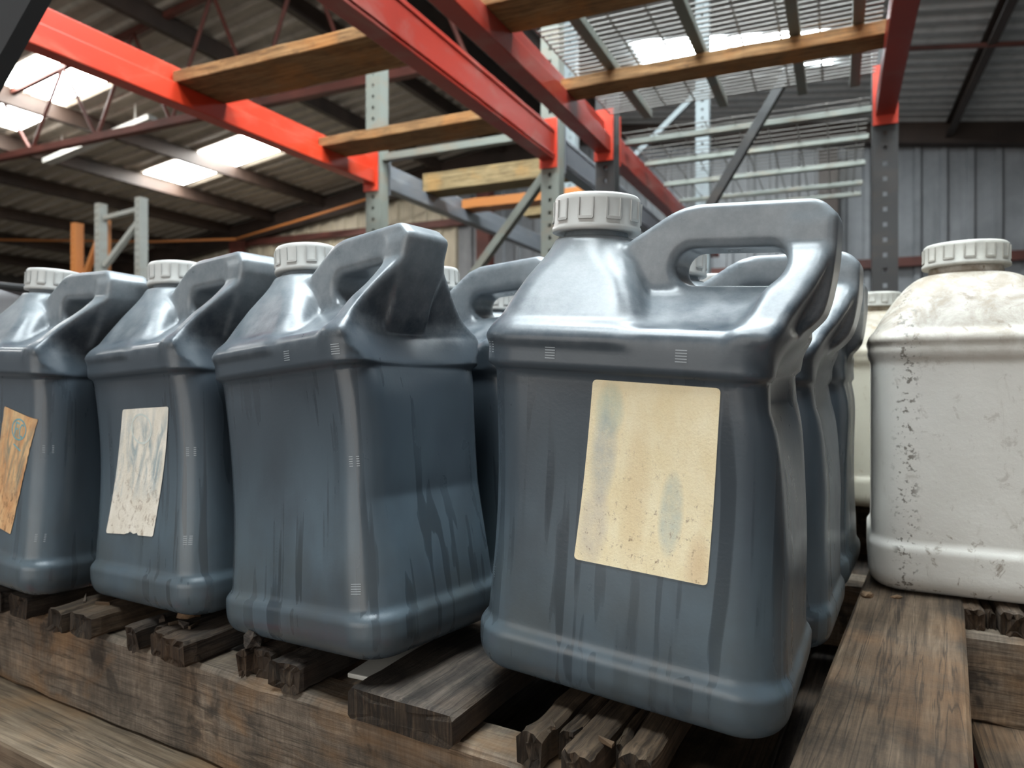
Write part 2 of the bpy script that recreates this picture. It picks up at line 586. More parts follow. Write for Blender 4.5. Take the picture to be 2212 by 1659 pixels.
rod.build('sag_rod', M['darkred'], ceiling)

k = 0
for lst, mt in ((SKY_L, M['sky_pane']), (SKY_R, M['sky_pane_cool'])):
    for (b0, c0, c1) in lst:
        k += 1
        w = structure(root_frame('window_%d' % k))
        nn = 3
        for j in range(nn):                      # ribbed translucent panel, one pane per rib
            y0 = b0 + .62 * j / nn
            mb = MB()
            z0, z1 = roof_z(c0) - .045, roof_z(c1) - .045
            vs = [(c0, y0, z0), (c1, y0, z1), (c1, y0 + .2, z1), (c0, y0 + .2, z0)]
            mb.add(vs + [(x, y, z + .006) for x, y, z in vs], [(0, 1, 2, 3), (4, 5, 6, 7)[::-1], (0, 1, 5, 4), (1, 2, 6, 5), (2, 3, 7, 6), (3, 0, 4, 7)])
            mb.build('pane', mt, w)

# end wall, vertical ribbed sheets under the roof slope
WB = 9.0
wall_back = structure(root_frame('wall_back'))


def wall_sheet(c0, c1, zb, zt0, zt1, pitch=.25, depth=.035):
    n = max(1, int(round((c1 - c0) / pitch)))
    p = (c1 - c0) / n
    prof = []
    for i in range(n):
        x = c0 + i * p
        prof += [(x, 0), (x + p * .6, 0), (x + p * .68, -depth), (x + p * .9, -depth)]
    prof.append((c1, 0))
    vs = []
    for x, y in prof:
        t = (x - c0) / (c1 - c0)
        vs += [(x, WB + y, zb), (x, WB + y, zt0 + (zt1 - zt0) * t)]
    fs = [(2 * i, 2 * i + 2, 2 * i + 3, 2 * i + 1) for i in range(len(prof) - 1)]
    me = bpy.data.meshes.new('cladding')
    me.from_pydata(vs, [], fs)
    me.update()
    return me


c = -14.0
while c < 8.5:
    c1 = c + 1.0
    mt = M['wall_beige_lit'] if c1 <= -4.3 else M['wall_grey']  # warm light on the left sheets painted in as a paler beige
    if c < RIDGE < c1:
        c1 = RIDGE
    link('cladding_sheet', wall_sheet(c, c1, FLOOR, roof_z(c), roof_z(c1)), mt, wall_back)
    c = c1
for (p, q, h) in (((-13.5, roof_z(-13.5) - .22), (RIDGE, ZR - .22), .3), ((RIDGE, ZR - .12), (8, roof_z(8) - .12), .26)):
    mb = MB()
    mb.bar((p[0], WB - .14, p[1]), (q[0], WB - .14, q[1]), .16, h)
    mb.build('rafter', M['purlin'], wall_back)
for z, xa, xb in ((2.16, -13.5, -4.5), (1.22, -13.5, 8)):
    mb = MB()
    mb.box(xa, xb, WB - .14, WB - .045, z - .05, z + .05)
    mb.build('girt', M['darkred'], wall_back)
for x in (-9.0, -4.42, -.1):
    mb = MB()
    mb.box(x - .1, x + .1, WB - .36, WB - .2, FLOOR, roof_z(x) - .36)
    mb.build('column', M['darkred'] if x < -1 else M['purlin'], wall_back)
mb = MB()
mb.box(-14.1, -14, -3, 9, FLOOR, roof_z(-14))
wl = structure(mb.build('wall_left', M['wall_dark']))
wl.rotation_euler = ROT_B
mb = MB()
mb.box(7.4, 7.5, -3, 9, FLOOR, roof_z(7.4) - .02)
wr = structure(mb.build('added_wall_right', M['wall_grey']))  # unseen side wall, added to block sky light from the right
wr.rotation_euler = ROT_B
# bar joist truss under the left roof
truss = tag(root_frame('roof_truss'), 'red oxide bar joist truss hanging under the left roof slope', 'truss')
TB = 4.2
mb = MB()
mb.bar((-13, TB, 2.1), (-2.4, TB, 2.1), .07, .06)
mb.build('bottom_chord', M['darkred'], truss)
mb = MB()
mb.bar((-13, TB, roof_z(-13) - .07), (RIDGE, TB, ZR - .07), .05, .05)
mb.bar((RIDGE, TB, ZR - .07), (-2.4, TB, roof_z(-2.4) - .07), .05, .05)
mb.build('top_chord', M['darkred'], truss)
x = -12.6
up = False
while x < -2.6:
    x1 = x + .47
    za = 2.1 if not up else roof_z(x) - .07
    zb = roof_z(x1) - .07 if not up else 2.1
    mb = MB()
    mb.tube([(x, TB, za), (x1, TB, zb)], .016, 8)
    mb.build('web_rod', M['darkred'], truss)
    up = not up
    x = x1

fx = tag(root_frame('light_fixture'), 'long white strip light fixture hung under the left roof', 'light fixture')
mb = MB()
mb.bar((-8.16, 5.1, roof_z(-8.16) - .26), (-6.44, 5.1, roof_z(-6.44) - .26), .11, .05)
mb.build('housing', M['tube'], fx)
for xx in (-7.9, -6.7):
    mb = MB()
    mb.bar((xx, 5.1, roof_z(xx) - .03), (xx, 5.1, roof_z(xx) - .24), .012, .012)
    mb.build('hanger', M['tube'], fx)

pp = tag(root_frame('conduit_pipe'), 'thin rusty pipe slung beneath the far left purlins', 'pipe')
mb = MB()
mb.tube([(-11.5, 6.0, 1.93), (-9.6, 7.6, 2.02), (-8.6, 8.3, 2.1)], .018, 8)
mb.tube([(-8.6, 8.3, 2.1), (-7.0, 8.3, 2.33), (-5.6, 8.3, 2.55)], .018, 8)
mb.build('pipe_run', M['orange_steel'], pp, smooth=True)

# ------------------------------------------------------------------ pallet racking
CA, CB, CC, CD = -1.89, -1.04, -.812, .14       # post lines across the racks
BF = 2.65                                        # frame position along the beams


def rack_post_mesh(z0, z1, w=.076, d=.065):
    """C-section upright: perforated face towards the lens (-y) and two flanges"""
    bm = bmesh.new()
    t = .003
    cols = [-w / 2, -.0065, .0065, w / 2]
    zs = [z0]
    z = z0 + .02
    while z + .03 < z1:
        zs += [z, z + .015]
        z += .05
    zs.append(z1)
    grid = {}
    for i, zz in enumerate(zs):
        for j, xx in enumerate(cols):
            grid[i, j] = bm.verts.new((xx, -d / 2, zz))
    for i in range(len(zs) - 1):
        for j in range(3):
            if j == 1 and i % 2 == 1 and i < len(zs) - 2:
                continue
            bm.faces.new((grid[i, j], grid[i, j + 1], grid[i + 1, j + 1], grid[i + 1, j]))
    for j, sg in ((0, -1), (3, 1)):
        prev = [grid[i, j] for i in range(len(zs))]
        a = bm.verts.new((sg * w / 2, d / 2, z0))
        b_ = bm.verts.new((sg * w / 2, d / 2, z1))
        bm.faces.new(prev + [b_, a])
        e0 = bm.verts.new((sg * (w / 2 - .018), d / 2, z0))
        e1 = bm.verts.new((sg * (w / 2 - .018), d / 2, z1))
        bm.faces.new((a, b_, e1, e0))
    bmesh.ops.recalc_face_normals(bm, faces=bm.faces)
    me = bpy.data.meshes.new('post')
    bm.to_mesh(me)
    bm.free()
    return me


def upright(label, b, c0, c1, z0, z1, mat, braces, group=None, brace_mat=None, mats=None, w=.076):
    t = thing('rack_upright', label, 'rack upright', bc(b, 0, 0), ROT_B, group)
    for i, c in enumerate((c0, c1)):
        if c is None:
            continue
        o = link('post', rack_post_mesh(z0, z1, w), (mats[i] if mats else mat), t)
        o.location = (c, 0, 0)
        md = o.modifiers.new('thick', 'SOLIDIFY')
        md.thickness = .003
        fp = MB()
        fp.box(c - .06, c + .06, -.06, .06, z0 - .008, z0)
        fp.build('foot_plate', mat, t)
    for (ca, za, cb, zb) in braces:
        mb = MB()
        mb.bar((ca, .004, za), (cb, .004, zb), .03, .04, up=(0, 1, 0))
        mb.build('brace', brace_mat or mat, t)
    return t


upright('rack upright with perforated grey green posts between the left and middle red beams', BF, CA, CB, FLOOR + .008, 1.40, M['galv'],
        [(CA + .03, .965, CB - .03, .965), (CA + .03, -.12, CB - .03, .80), (CA + .03, -.25, CB - .03, -.25)], brace_mat=M['galv'])
upright('rack upright of dark steel with punched post standing left of the white jug', BF, CC, CD, FLOOR + .008, 1.14, M['galv_dark'],
        [(CC + .03, .02, CD - .28, 1.08), (CC + .03, -.25, CD - .03, -.25)])
upright('tall pale blue rack upright glimpsed through the wire decking', 4.25, -1.54, -.72, FLOOR + .008, 2.25, M['lightblue'],
        [(-1.51, 1.0, -.75, 1.65), (-1.51, 1.75, -.75, 1.75)])
upright('grey rack upright standing far off at left with pale braces', 3.55, -5.04, -4.60, FLOOR + .008, 1.27, M['pale_steel'],
        [(-5.0, 1.16, -4.63, 1.19), (-5.0, .80, -4.63, 1.10), (-5.0, .3, -4.63, .72)], w=.055)
upright('orange rack upright standing far off at left edge', 3.62, -5.42, -5.10, FLOOR + .008, 1.17, M['orange_steel'],
        [(-5.38, .66, -5.13, 1.10), (-5.38, .3, -5.13, .3)], w=.06)


def beam_mesh(length, step):
    """step beam in local y; step = +1/-1: side of the ledge that carries the planks"""
    h, w = .122, .056
    prof = [(-w / 2, 0), (w / 2, 0), (w / 2, .062), (w / 2 - .024, .062), (w / 2 - .024, h), (-w / 2, h)]
    if step < 0:
        prof = [(-x, z) for x, z in prof][::-1]
    # two shallow stiffening grooves on the flat side
    mb = MB()
    n = len(prof)
    vs = [(x, 0, z) for x, z in prof] + [(x, length, z) for x, z in prof]
    fs = [tuple(range(n)), tuple(range(n, 2 * n))[::-1]] + [(i, i + n, (i + 1) % n + n, (i + 1) % n) for i in range(n)]
    mb.add(vs, fs)
    s = -1 if step > 0 else 1
    for z0, z1 in ((.012, .018), (.104, .110)):
        x0, x1 = sorted((s * w / 2, s * (w / 2 + .0035)))
        mb.box(x0, x1, 0, length, z0, z1)
    return mb.mesh('beam', bevel=.003)


def rack_beam(label, c, b0, b1, z, step, mat, bracket_mat, ends=(False, True), group=None):
    t = thing('rack_beam', label, 'rack beam', bc(b0, c, z), ROT_B, group)
    link('beam', beam_mesh(b1 - b0, step), mat, t)
    for e, yy in zip(ends, (0, b1 - b0)):
        if e:
            mb = MB()
            sgn = 1 if yy else -1
            x0, x1 = -.037, .037
            mb.box(x0, x1, yy - .004, yy + .004, -.03, .165)
            mb.build('bracket', bracket_mat, t)
            mb = MB()
            for zz in (0, .06, .12):
                mb.tube([(-.012, yy + .004, zz), (-.012, yy + .012, zz)], .006, 8)
            mb.build('hook', bracket_mat, t)
    return t


ZB = .838
E1 = BF - .048
rack_beam('orange red step beam running overhead at left, farthest left of the rack beams', CA, .55, E1, ZB, 1, M['red_bright'], M['red_bright'])
rack_beam('red step beam crossing overhead left of its close parallel neighbour', CB, .05, E1, ZB, -1, M['red'], M['red_bright'])
rack_beam('red step beam overhead, right of the close pair in the middle', CC, -.1, E1, ZB, 1, M['red'], M['red_bright'])
rack_beam('red step beam overhead at right ending above the dark post', CD, -.3, E1, ZB, -1, M['red'], M['red_bright'])
E2 = BF + .05
rack_beam('blue grey rack beam continuing behind the left red beam', CA, E2, 5.3, ZB, 1, M['greyblue'], M['greyblue'], (True, False))
rack_beam('blue grey rack beam continuing behind the middle red pair', CB, E2, 5.3, ZB, -1, M['greyblue'], M['greyblue'], (True, False))
rack_beam('red rack beam of the next bay sloping behind the large front jug', CC, E2, 5.3, ZB, 1, M['red'], M['red_bright'], (True, False))
rack_beam('red lower rack beam below the pallets on the left side', CC, .1, E1, -.52, 1, M['red'], M['red_bright'])
rack_beam('dark red lower rack beam glimpsed under the right pallet', CD + .02, -.25, E1, -.52, -1, M['red'], M['red_bright'])
def plank(name, label, cat, b0, b1, c0, c1, z, th, mat, group=None, tilt=0):
    mb = MB()
    n = 10
    hw = (b1 - b0) / 2
    L = c1 - c0
    vs, fs = [], []
    for i in range(n + 1):
        x = -L / 2 + L * i / n
        w1, w2 = nrs.uniform(-.0015, .0015, 2)
        for y, zz in ((-hw, 0), (hw, 0), (hw, th), (-hw, th)):
            vs.append((x, y + w1, zz + w2))
    for i in range(n):
        for k_ in range(4):
            a = i * 4 + k_
            b_ = i * 4 + (k_ + 1) % 4
            fs.append((a, b_, b_ + 4, a + 4))
    fs += [(3, 2, 1, 0), tuple(range(4 * n, 4 * n + 4))]
    mb.add(vs, fs)
    o = mb.build(name, mat, None, bevel=.003)
    o.location = bc((b0 + b1) / 2, (c0 + c1) / 2, z)
    o.rotation_euler = (0, 0, -YAW_B + tilt)
    return tag(o, label, cat, group)


G = 'wooden planks laid across the rack beams'
zl = ZB + .0625
plank('rack_plank', 'broad orange plank laid between the left and middle red beams, nearer one', 'plank', 1.56, 1.76, CA + .010, CB - .006, zl, .036, M['rack_plank'], G)
plank('rack_plank', 'orange plank over the left frame post, second from the lens', 'plank', 2.24, 2.40, CA + .010, CB - .006, zl, .036, M['rack_plank'], G)
plank('rack_plank', 'pale yellow plank just beyond the left perforated posts', 'plank', 3.02, 3.16, CA + .010, CB - .006, zl, .09, M['rack_plank_pale'], G)
plank('rack_plank', 'red brown plank lying low behind the diagonal brace', 'plank', 3.42, 3.54, CA + .010, CB - .006, zl, .05, M['orange_steel'], G)
plank('rack_plank', 'bright yellow plank below the red brown one in the back bay', 'plank', 3.72, 3.82, CA + .25, CB - .006, zl, .06, M['rack_plank_pale'], G)
plank('rack_plank', 'orange plank under the wire deck at the top edge of the photo', 'plank', 1.55, 1.71, CC + .006, CD - .006, zl, .038, M['rack_plank'], G)
plank('rack_plank', 'orange plank crossing below the bright skylight under the wire deck', 'plank', 2.12, 2.22, CC + .006, CD - .006, zl, .038, M['rack_plank'], G)


def wire_deck(label, b0, b1, c0, c1, z, along_b, step_fine=.028, step_coarse=.105, channels=(), group=None, r=.0032):
    t = thing('wire_deck', label, 'wire deck', bc(0, 0, 0), ROT_B, group)
    mb = MB()
    b = b0
    while b <= b1 + 1e-6:
        mb.tube([(c0, b, z), (c1, b, z)], r, 4)
        b += step_fine
    c = c0
    while c <= c1 + 1e-6:
        mb.tube([(c, b0, z + .0045), (c, b1, z + .0045)], r, 4)
        c += step_coarse
    o = mb.build('wire_mesh', M['wire'], t)
    o['kind'] = 'stuff'
    for p in channels:
        mb = MB()
        if along_b:
            mb.prism([(p - .015, z - .030), (p + .015, z - .030), (p + .015, z - .003), (p - .015, z - .003)], 1, b0 - .02, b1 + .02)
        else:
            mb.prism([(p - .013, z - .024), (p + .013, z - .024), (p + .013, z - .003), (p - .013, z - .003)], 0, c0 - .01, c1 + .01)
            mb.v = [(x, y, zz) for x, y, zz in mb.v]
        mb.build('channel', M['galv'], t, bevel=.003)
    return t


ZD = zl + .072
wire_deck('wire mesh deck overhead with bars running away under the skylight', 1.45, 2.58, CC + .03, CD - .03, ZD, True, channels=(-.64, -.37, -.11, .05))
wire_deck('wire mesh deck in the bay behind the dark post with cross bars', 2.72, 4.15, CC + .04, CD - .04, ZD - .03, False, channels=(2.80, 3.12, 3.50, 3.86, 4.1), step_fine=.055, r=.0023)

# near steel brace, black against the light in the top left corner
br = thing('steel_brace', 'black out-of-focus diagonal steel brace in the top left corner', 'brace', (0, 0, 0))
mb = MB()
mb.bar((-.942, .95, .149), (-.55, .95, .849), .20, .03, up=(0, 1, 0))
mb.build('flange', M['black'], br)

# ------------------------------------------------------------------ pallets
PY = R(-29.5)
pal = thing('pallet', 'old weathered wooden pallet carrying the slate blue jugs', 'pallet', (0, .466, 0), (0, 0, PY))
ZT = -.234
TH = .023


def ring(w, t, r=.003):
    hw, ht = w / 2, t / 2
    pts = []
    for k_ in range(5):
        pts.append((-hw + r + (w - 2 * r) * k_ / 4, ht))
    pts.append((hw, ht - r))
    pts.append((hw, -ht + r))
    for k_ in range(5):
        pts.append((hw - r - (w - 2 * r) * k_ / 4, -ht))
    pts.append((-hw, -ht + r))
    pts.append((-hw, ht - r))
    return pts


def board_mesh(width, length, th, seed, splits, rag=.004, warp=.0015, taper=0):
    """deck board along +y from its weathered front end at y=0; splits = [(fraction, setback, drop)] strips side by side"""
    rr = np.random.RandomState(seed)
    vs, fs = [], []
    tot = sum(s[0] for s in splits)
    x0 = -width / 2
    for fr, setb, drop in splits:
        w = width * fr / tot
        cx = x0 + w / 2
        x0 += w
        base = ring(max(.004, w - .0016), th)
        n = len(base)
        ys = [0, .004, .010, .02, .035, .055, .08, .12, .18, .28, .45, .7, 1.0]
        ys = [y * length if y > .28 else y for y in ys]
        k0 = len(vs)
        dx = rr.uniform(-1, 1, (len(ys), 2))
        for i, y in enumerate(ys):
            near = math.exp(-y / .05)
            for j, (px, pz) in enumerate(base):
                e = .45 * rag * rr.uniform(-1, .4) if i == 0 else 0
                sag = -drop * near
                shrink = 1 - .03 * near * rr.uniform(0, 1)
                vs.append((cx + px * shrink + dx[i, 0] * warp * .6, setb + y + e, pz * (1 - .04 * near * rr.uniform(0, 1)) + sag + dx[i, 1] * warp * .4 + near * rag * .10 * rr.uniform(-1, 1)))
        for i in range(len(ys) - 1):
            for j in range(n):
                a = k0 + i * n + j
                b_ = k0 + i * n + (j + 1) % n
                fs.append((a, b_, b_ + n, a + n))
        # crumbled end grain: inner ring set back unevenly
        ci = len(vs)
        for j, (px, pz) in enumerate(base):
            vs.append((cx + px * .55, setb + rr.uniform(-.25, .3) * rag, pz * .5 - drop))
        for j in range(n):
            j2 = (j + 1) % n
            fs.append((k0 + j2, k0 + j, ci + j, ci + j2))
        fs.append(tuple(ci + j for j in range(n)))
        fs.append(tuple(k0 + (len(ys) - 1) * n + j for j in range(n))[::-1])
    me = bpy.data.meshes.new('board')
    me.from_pydata(vs, [], fs)
    for p in me.polygons:
        ends = sum(vs[i][1] < .012 + .03 for i in p.vertices)
        p.material_index = 1 if (p.center.y < .045 and abs(p.normal.y) > .45 and ends == len(p.vertices)) else 0
    bm = bmesh.new()
    bm.from_mesh(me)
    bmesh.ops.recalc_face_normals(bm, faces=bm.faces)
    bm.to_mesh(me)
    bm.free()
    me.update()
    return me


def deck_board(parent, e0, e1, n0, length, seed, splits, mat, rag=.004, z=ZT, th=TH, rot=0, name='deck_board'):
    o = link(name, board_mesh(e1 - e0, length, th, seed, splits, rag), mat, parent)
    o.data.materials.append(M['end_grain'])
    o.location = ((e0 + e1) / 2, n0, z - th / 2)
    o.rotation_euler = (0, 0, rot)
    return o


PD = 1.2
deck_board(pal, .160, .256, -.10, PD + .08, 11, [(1, 0, 0)], M['deck'], .002, rot=-.035)
deck_board(pal, .004, .092, -.002, PD, 12, [(.22, .004, .001), (.16, .026, .004), (.26, -.004, .0), (.10, .03, .005), (.26, .012, .001)], M['deck'], .010)
deck_board(pal, -.139, -.042, -.006, PD, 13, [(1, 0, 0)], M['deck_dark'], .0035)
deck_board(pal, -.275, -.196, .004, PD, 14, [(.18, .004, .003), (.32, .008, .0), (.06, .03, .003), (.44, .0, .001)], M['deck_dark'], .008)
deck_board(pal, -.411, -.318, -.010, PD, 15, [(.22, .002, .001), (.16, .018, .003), (.24, .006, .001), (.38, .0, .0)], M['deck_dark'], .007)
deck_board(pal, -.525, -.456, -.016, PD, 16, [(.40, .0, .001), (.06, .014, .002), (.54, .003, 0)], M['deck'], .006)
deck_board(pal, -.655, -.572, -.018, PD, 17, [(.5, .0, 0), (.5, .007, .001)], M['deck_dark'], .006)
deck_board(pal, -.80, -.71, -.01, PD, 18, [(1, 0, 0)], M['deck'], .005)
deck_board(pal, -.95, -.86, -.01, PD, 19, [(1, 0, 0)], M['deck'], .005)
deck_board(pal, -1.12, -1.02, -.01, PD, 20, [(1, 0, 0)], M['deck'], .005)
deck_board(pal, -1.28, -1.18, -.01, PD, 21, [(1, 0, 0)], M['deck'], .005)


def stringer(parent, e0, e1, n0, zt, h, w, mat, name='stringer', seed=0):
    rr = np.random.RandomState(seed)
    n = 40
    vs, fs = [], []
    for i in range(n + 1):
        x = e0 + (e1 - e0) * i / n
        j = rr.uniform(-.0012, .0012, 8)
        k_ = rr.uniform(0, 1)
        c = .004 if k_ < .85 else .007
        prof = [(0, -h + .003), (.003, -h), (w - .003, -h), (w, -h + .003), (w, -.003), (w - .003, 0), (c, 0), (0, -c)]
        for (y, z), jj in zip(prof, j):
            vs.append((x, n0 + y + jj, zt + z + jj * .7))
    for i in range(n):
        for q in range(8):
            a = i * 8 + q
            b_ = i * 8 + (q + 1) % 8
            fs.append((a, b_, b_ + 8, a + 8))
    fs += [tuple(range(8))[::-1], tuple(range(n * 8, n * 8 + 8))]
    mb = MB()
    mb.add(vs, fs)
    return mb.build(name, mat, parent)


for q, n0 in enumerate((.003, .56, 1.14)):
    stringer(pal, -1.30, .262, n0, ZT - TH - .0005, .085, .040, M['stringer'], seed=q)
for q, e0 in enumerate((-1.25, -1.0, -.78, -.56, -.36, -.17, .0, .121)):
    deck_board(pal, e0, e0 + .12, .105, .98, 30 + q, [(1, 0, 0)], M['deck_dark'] if q % 2 else M['deck'], .003, z=ZT - TH - .0865, th=.018, name='bottom_board')


# long splinters standing off the rotten board ends
def splinter(parent, e, n_, z, L, yaw, pitch, seed, mat):
    rr = np.random.RandomState(seed)
    w = rr.uniform(.0012, .0028)
    pts = [(-w, 0, 0), (w, 0, .001), (w * .4, L, rr.uniform(-.001, .002)), (-w * .7, L * .9, 0)]
    pts = [(a, b_ * .6, c_) for a, b_, c_ in pts]
    vs = pts + [(x, y, zz + rr.uniform(.0015, .004)) for x, y, zz in pts]
    mb = MB()
    mb.add(vs, [(0, 1, 2, 3), (4, 5, 6, 7)[::-1], (0, 1, 5, 4), (1, 2, 6, 5), (2, 3, 7, 6), (3, 0, 4, 7)])
    o = mb.build('splinter', mat, parent)
    o.location = (e, n_, z)
    o.rotation_euler = (pitch, 0, yaw)
    return o


sd = 40
for (e, n_, L, yaw, pit) in ((.024, .012, .022, .5, .03), (.038, .010, .018, -.3, .02), (.066, .012, .02, 1.3, .02),
                             (-.385, .012, .026, .8, .02), (-.372, .010, .022, -.5, .03), (-.352, .014, .03, 1.3, .02), (-.345, .012, .02, .2, .04),
                             (-.505, .008, .03, 1.0, .02), (-.488, .010, .024, -1.1, .02)):
    sd += 1
    splinter(pal, e, n_, ZT - .001, L, yaw, pit, sd, M['deck'] if sd % 2 else M['deck_dark'])


def chunk(name, label, cat, loc, size, seed, mat, group=None, rot=0):
    bm = bmesh.new()
    bmesh.ops.create_icosphere(bm, subdivisions=2, radius=1)
    for v in bm.verts:
        d = 1 + .45 * noise.noise(v.co * 1.7 + Vector((seed * 3.1, 0, 0)))
        v.co = Vector((v.co.x * size[0] * d, v.co.y * size[1] * d, max(v.co.z, -.55) * size[2] * d))
    zmin = min(v.co.z for v in bm.verts)
    for v in bm.verts:
        v.co.z -= zmin
    me = bpy.data.meshes.new(name)
    bm.to_mesh(me)
    bm.free()
    o = link(name, me, mat)
    o.location = loc
    o.rotation_euler = (0, 0, rot)
    return tag(o, label, cat, group)


def on_pallet(e, n_, z=ZT):
    return Vector((e * math.cos(PY) - n_ * math.sin(PY), .466 + e * math.sin(PY) + n_ * math.cos(PY), z))


chunk('bark_chunk', 'dark rotten wood lump on the board end under the second-left jug', 'wood chip', on_pallet(-.375, .032), (.012, .008, .008), 1, M['chip'])
chunk('bark_chunk', 'mossy rotten lump at the broken board end below the unlabelled jug', 'wood chip', on_pallet(-.262, .014), (.009, .010, .009), 2, M['deck_dark'])
chunk('bark_chunk', 'small brown bark crumb on the wide right plank near the jugs', 'wood chip', on_pallet(.188, .42), (.007, .006, .004), 3, M['chip'])
chunk('bark_chunk', 'tiny flat bark crumb on the wide right plank below the white jug', 'wood chip', on_pallet(.215, .43), (.006, .003, .002), 4, M['chip'])

ps = MB()
ps.box(-.0125, .0125, 0, .16, 0, .004)
o = ps.build('plastic_strip', M['pvc'], None, bevel=.001)
o.location = on_pallet(-.172, .046, ZT - TH + .0005)
o.rotation_euler = (0, 0, PY + .1)
tag(o, 'off white plastic strip poking out under the unlabelled jug', 'strip')

# tan plank carrying the pallet, lower left
mb = MB()
mb.box(-1.4, .25, -.066, .09, -.040, 0)
o = mb.build('support_plank', M['plank_tan'], None, bevel=.004)
o.location = (0, .466, ZT - TH - .0005 - .085 - .0006)
o.rotation_euler = (0, 0, PY)
tag(o, 'tan wooden plank under the front edge of the pallet, lower left', 'plank')
mb = MB()
mb.box(-1.4, .25, -.07, .07, -.040, 0)
o = mb.build('support_plank', M['plank_tan'], None, bevel=.004)
o.location = on_pallet(0, 1.16, ZT - TH - .0005 - .085 - .0006)
o.rotation_euler = (0, 0, PY)
tag(o, 'tan wooden plank under the rear edge of the pallet', 'plank')

# second pallet on the right, below the white jug
PY2 = R(-26)
P2 = Vector((.4405, .705, 0))
pal2 = thing('pallet', 'dark rotten pallet under the dirty white jug', 'pallet', P2, (0, 0, PY2))
stringer(pal2, .0, 1.0, 0, ZT - TH - .0005, .086, .04, M['stringer'], seed=7)
stringer(pal2, .0, 1.0, .5, ZT - TH - .0005, .086, .04, M['stringer'], seed=8)
for q, (e0, w) in enumerate(((.006, .075), (.088, .085), (.20, .09), (.33, .09), (.46, .09), (.6, .09), (.74, .09), (.88, .09))):
    deck_board(pal2, e0, e0 + w, .008 + .004 * (q % 3), .62, 60 + q, [(.3, .003, .002), (.12, .014, .006), (.32, .0, .001), (.26, .008, .003)], M['deck_dark'], .011)
for q, e0 in enumerate((.012, .16, .3, .45)):
    deck_board(pal2, e0, e0 + .125, -.34, .9, 80 + q, [(1, 0, 0)], M['deck'], .004, z=ZT - TH - .087, name='bottom_board')

# ------------------------------------------------------------------ jugs (blow-moulded, from a distance field)
def smax(a, b_, k_):
    h = np.clip(.5 - .5 * (b_ - a) / k_, 0, 1)
    return b_ + (a - b_) * h + k_ * h * (1 - h)


def smin(a, b_, k_):
    return -smax(-a, -b_, k_)


def rrect(x, y, hx, hy, r):
    qx, qy = np.abs(x) - hx + r, np.abs(y) - hy + r
    return np.minimum(np.maximum(qx, qy), 0) + np.sqrt(np.maximum(qx, 0) ** 2 + np.maximum(qy, 0) ** 2) - r


def sstep(a, b_, x):
    t = np.clip((x - a) / (b_ - a), 0, 1)
    return t * t * (3 - 2 * t)


HW, HD = .1125, .0825
NECK_U = -.054


def f_blue(u, v, w):
    av = np.abs(v)
    inset = -.0042 * sstep(.030, .040, w) * (1 - sstep(.2215, .2275, w)) - .003 * np.sin(np.clip((w - .04) / .185, 0, 1) * np.pi)
    body = rrect(u, v, HW + inset, HD + inset, .033)
    body = smax(body, -w, .022)
    body = smax(body, w - .2555, .013)
    # neck dome on the cap side
    t = np.clip((w - .247) / .0755, 0, 1)
    s = (1 - t) ** 1.18
    cu = NECK_U + (-.047 - NECK_U) * s
    dome = rrect(u - cu, v, .031 + .033 * s, .031 + .0505 * s, .0305 - .0130 * sstep(.02, .40, s) + .009 * sstep(.5, 1., s))
    dome = smax(dome, w - .3225, .004)
    dome = smax(dome, .246 - w, .004)
    neck = np.maximum(np.sqrt((u - NECK_U) ** 2 + v ** 2) - .0245, np.maximum(w - .345, .3 - w))
    # gripping recess: panel sloping back from the shoulder to the handle plane
    g1 = .0735 - (w - .250) * 1.60
    rec = smax((av - g1) * .53, np.maximum(np.maximum(-.03 - u, u - .098), np.maximum(w - .290, .251 - w)), .005)
    # right-hand rib, splaying from the handle end down to the shoulder
    g2 = np.minimum(.0235 + .0585 * np.clip((.314 - w) / .064, 0, 1.2) ** .95, .0800 - .35 * np.clip(.250 - w, 0, 1))
    edge = .088 - (.318 - w) * .20
    rib = smax((av - g2) * .72, np.maximum(np.maximum(edge - u, u - .1165 + .012 * sstep(.31, .25, w)), np.maximum(w - .330, .236 - w)), .009)
    # handle loop in the middle plane
    out = rrect(u - .0465, w - .297, .0715, .045, .017)
    cut = ((w - .342) - (u - .020) * .62) * .85
    out = smax(out, cut, .008)
    han = smax(av - .0235, out, .006)
    d = smin(body, dome, .009)
    d = smin(d, rec, .005)
    d = smin(d, rib, .009)
    d = smin(d, han, .007)
    hole = rrect(u - .053, w - .2985, .0375, .0128, .0127)
    hole = np.maximum(hole, -10)
    d = smax(d, -hole, .009)
    d = smin(d, neck, .003)
    return d


def f_round(u, v, w):
    """centre-neck jug with a domed shoulder and a small moulded grip at the back"""
    groove = -.004 * np.exp(-((w - .262) / .004) ** 2)
    inset = -.004 * sstep(.046, .056, w) * (1 - sstep(.250, .262, w)) + groove
    body = rrect(u, v, .100 + inset, .100 + inset, .036)
    body = smax(body, -w, .022)
    body = smax(body, w - .275, .012)
    t = np.clip((w - .268) / .076, 0, 1)
    s = np.sqrt(np.clip(1 - t ** 1.25, 0, 1)) * .72 + (1 - t) * .28
    dome = rrect(u, v, .036 + .062 * s, .036 + .062 * s, .035 + .006 * s)
    dome = smax(dome, w - .349, .004)
    dome = smax(dome, .25 - w, .006)
    neck = np.maximum(np.sqrt(u ** 2 + v ** 2) - .036, np.maximum(w - .372, .33 - w))
    hp = np.sqrt((np.sqrt((v - .062) ** 2 + (w - .296) ** 2) - .036) ** 2 + u ** 2) - .012
    d = smin(body, dome, .008)
    d = smin(d, hp, .012)
    return smin(d, neck, .003)


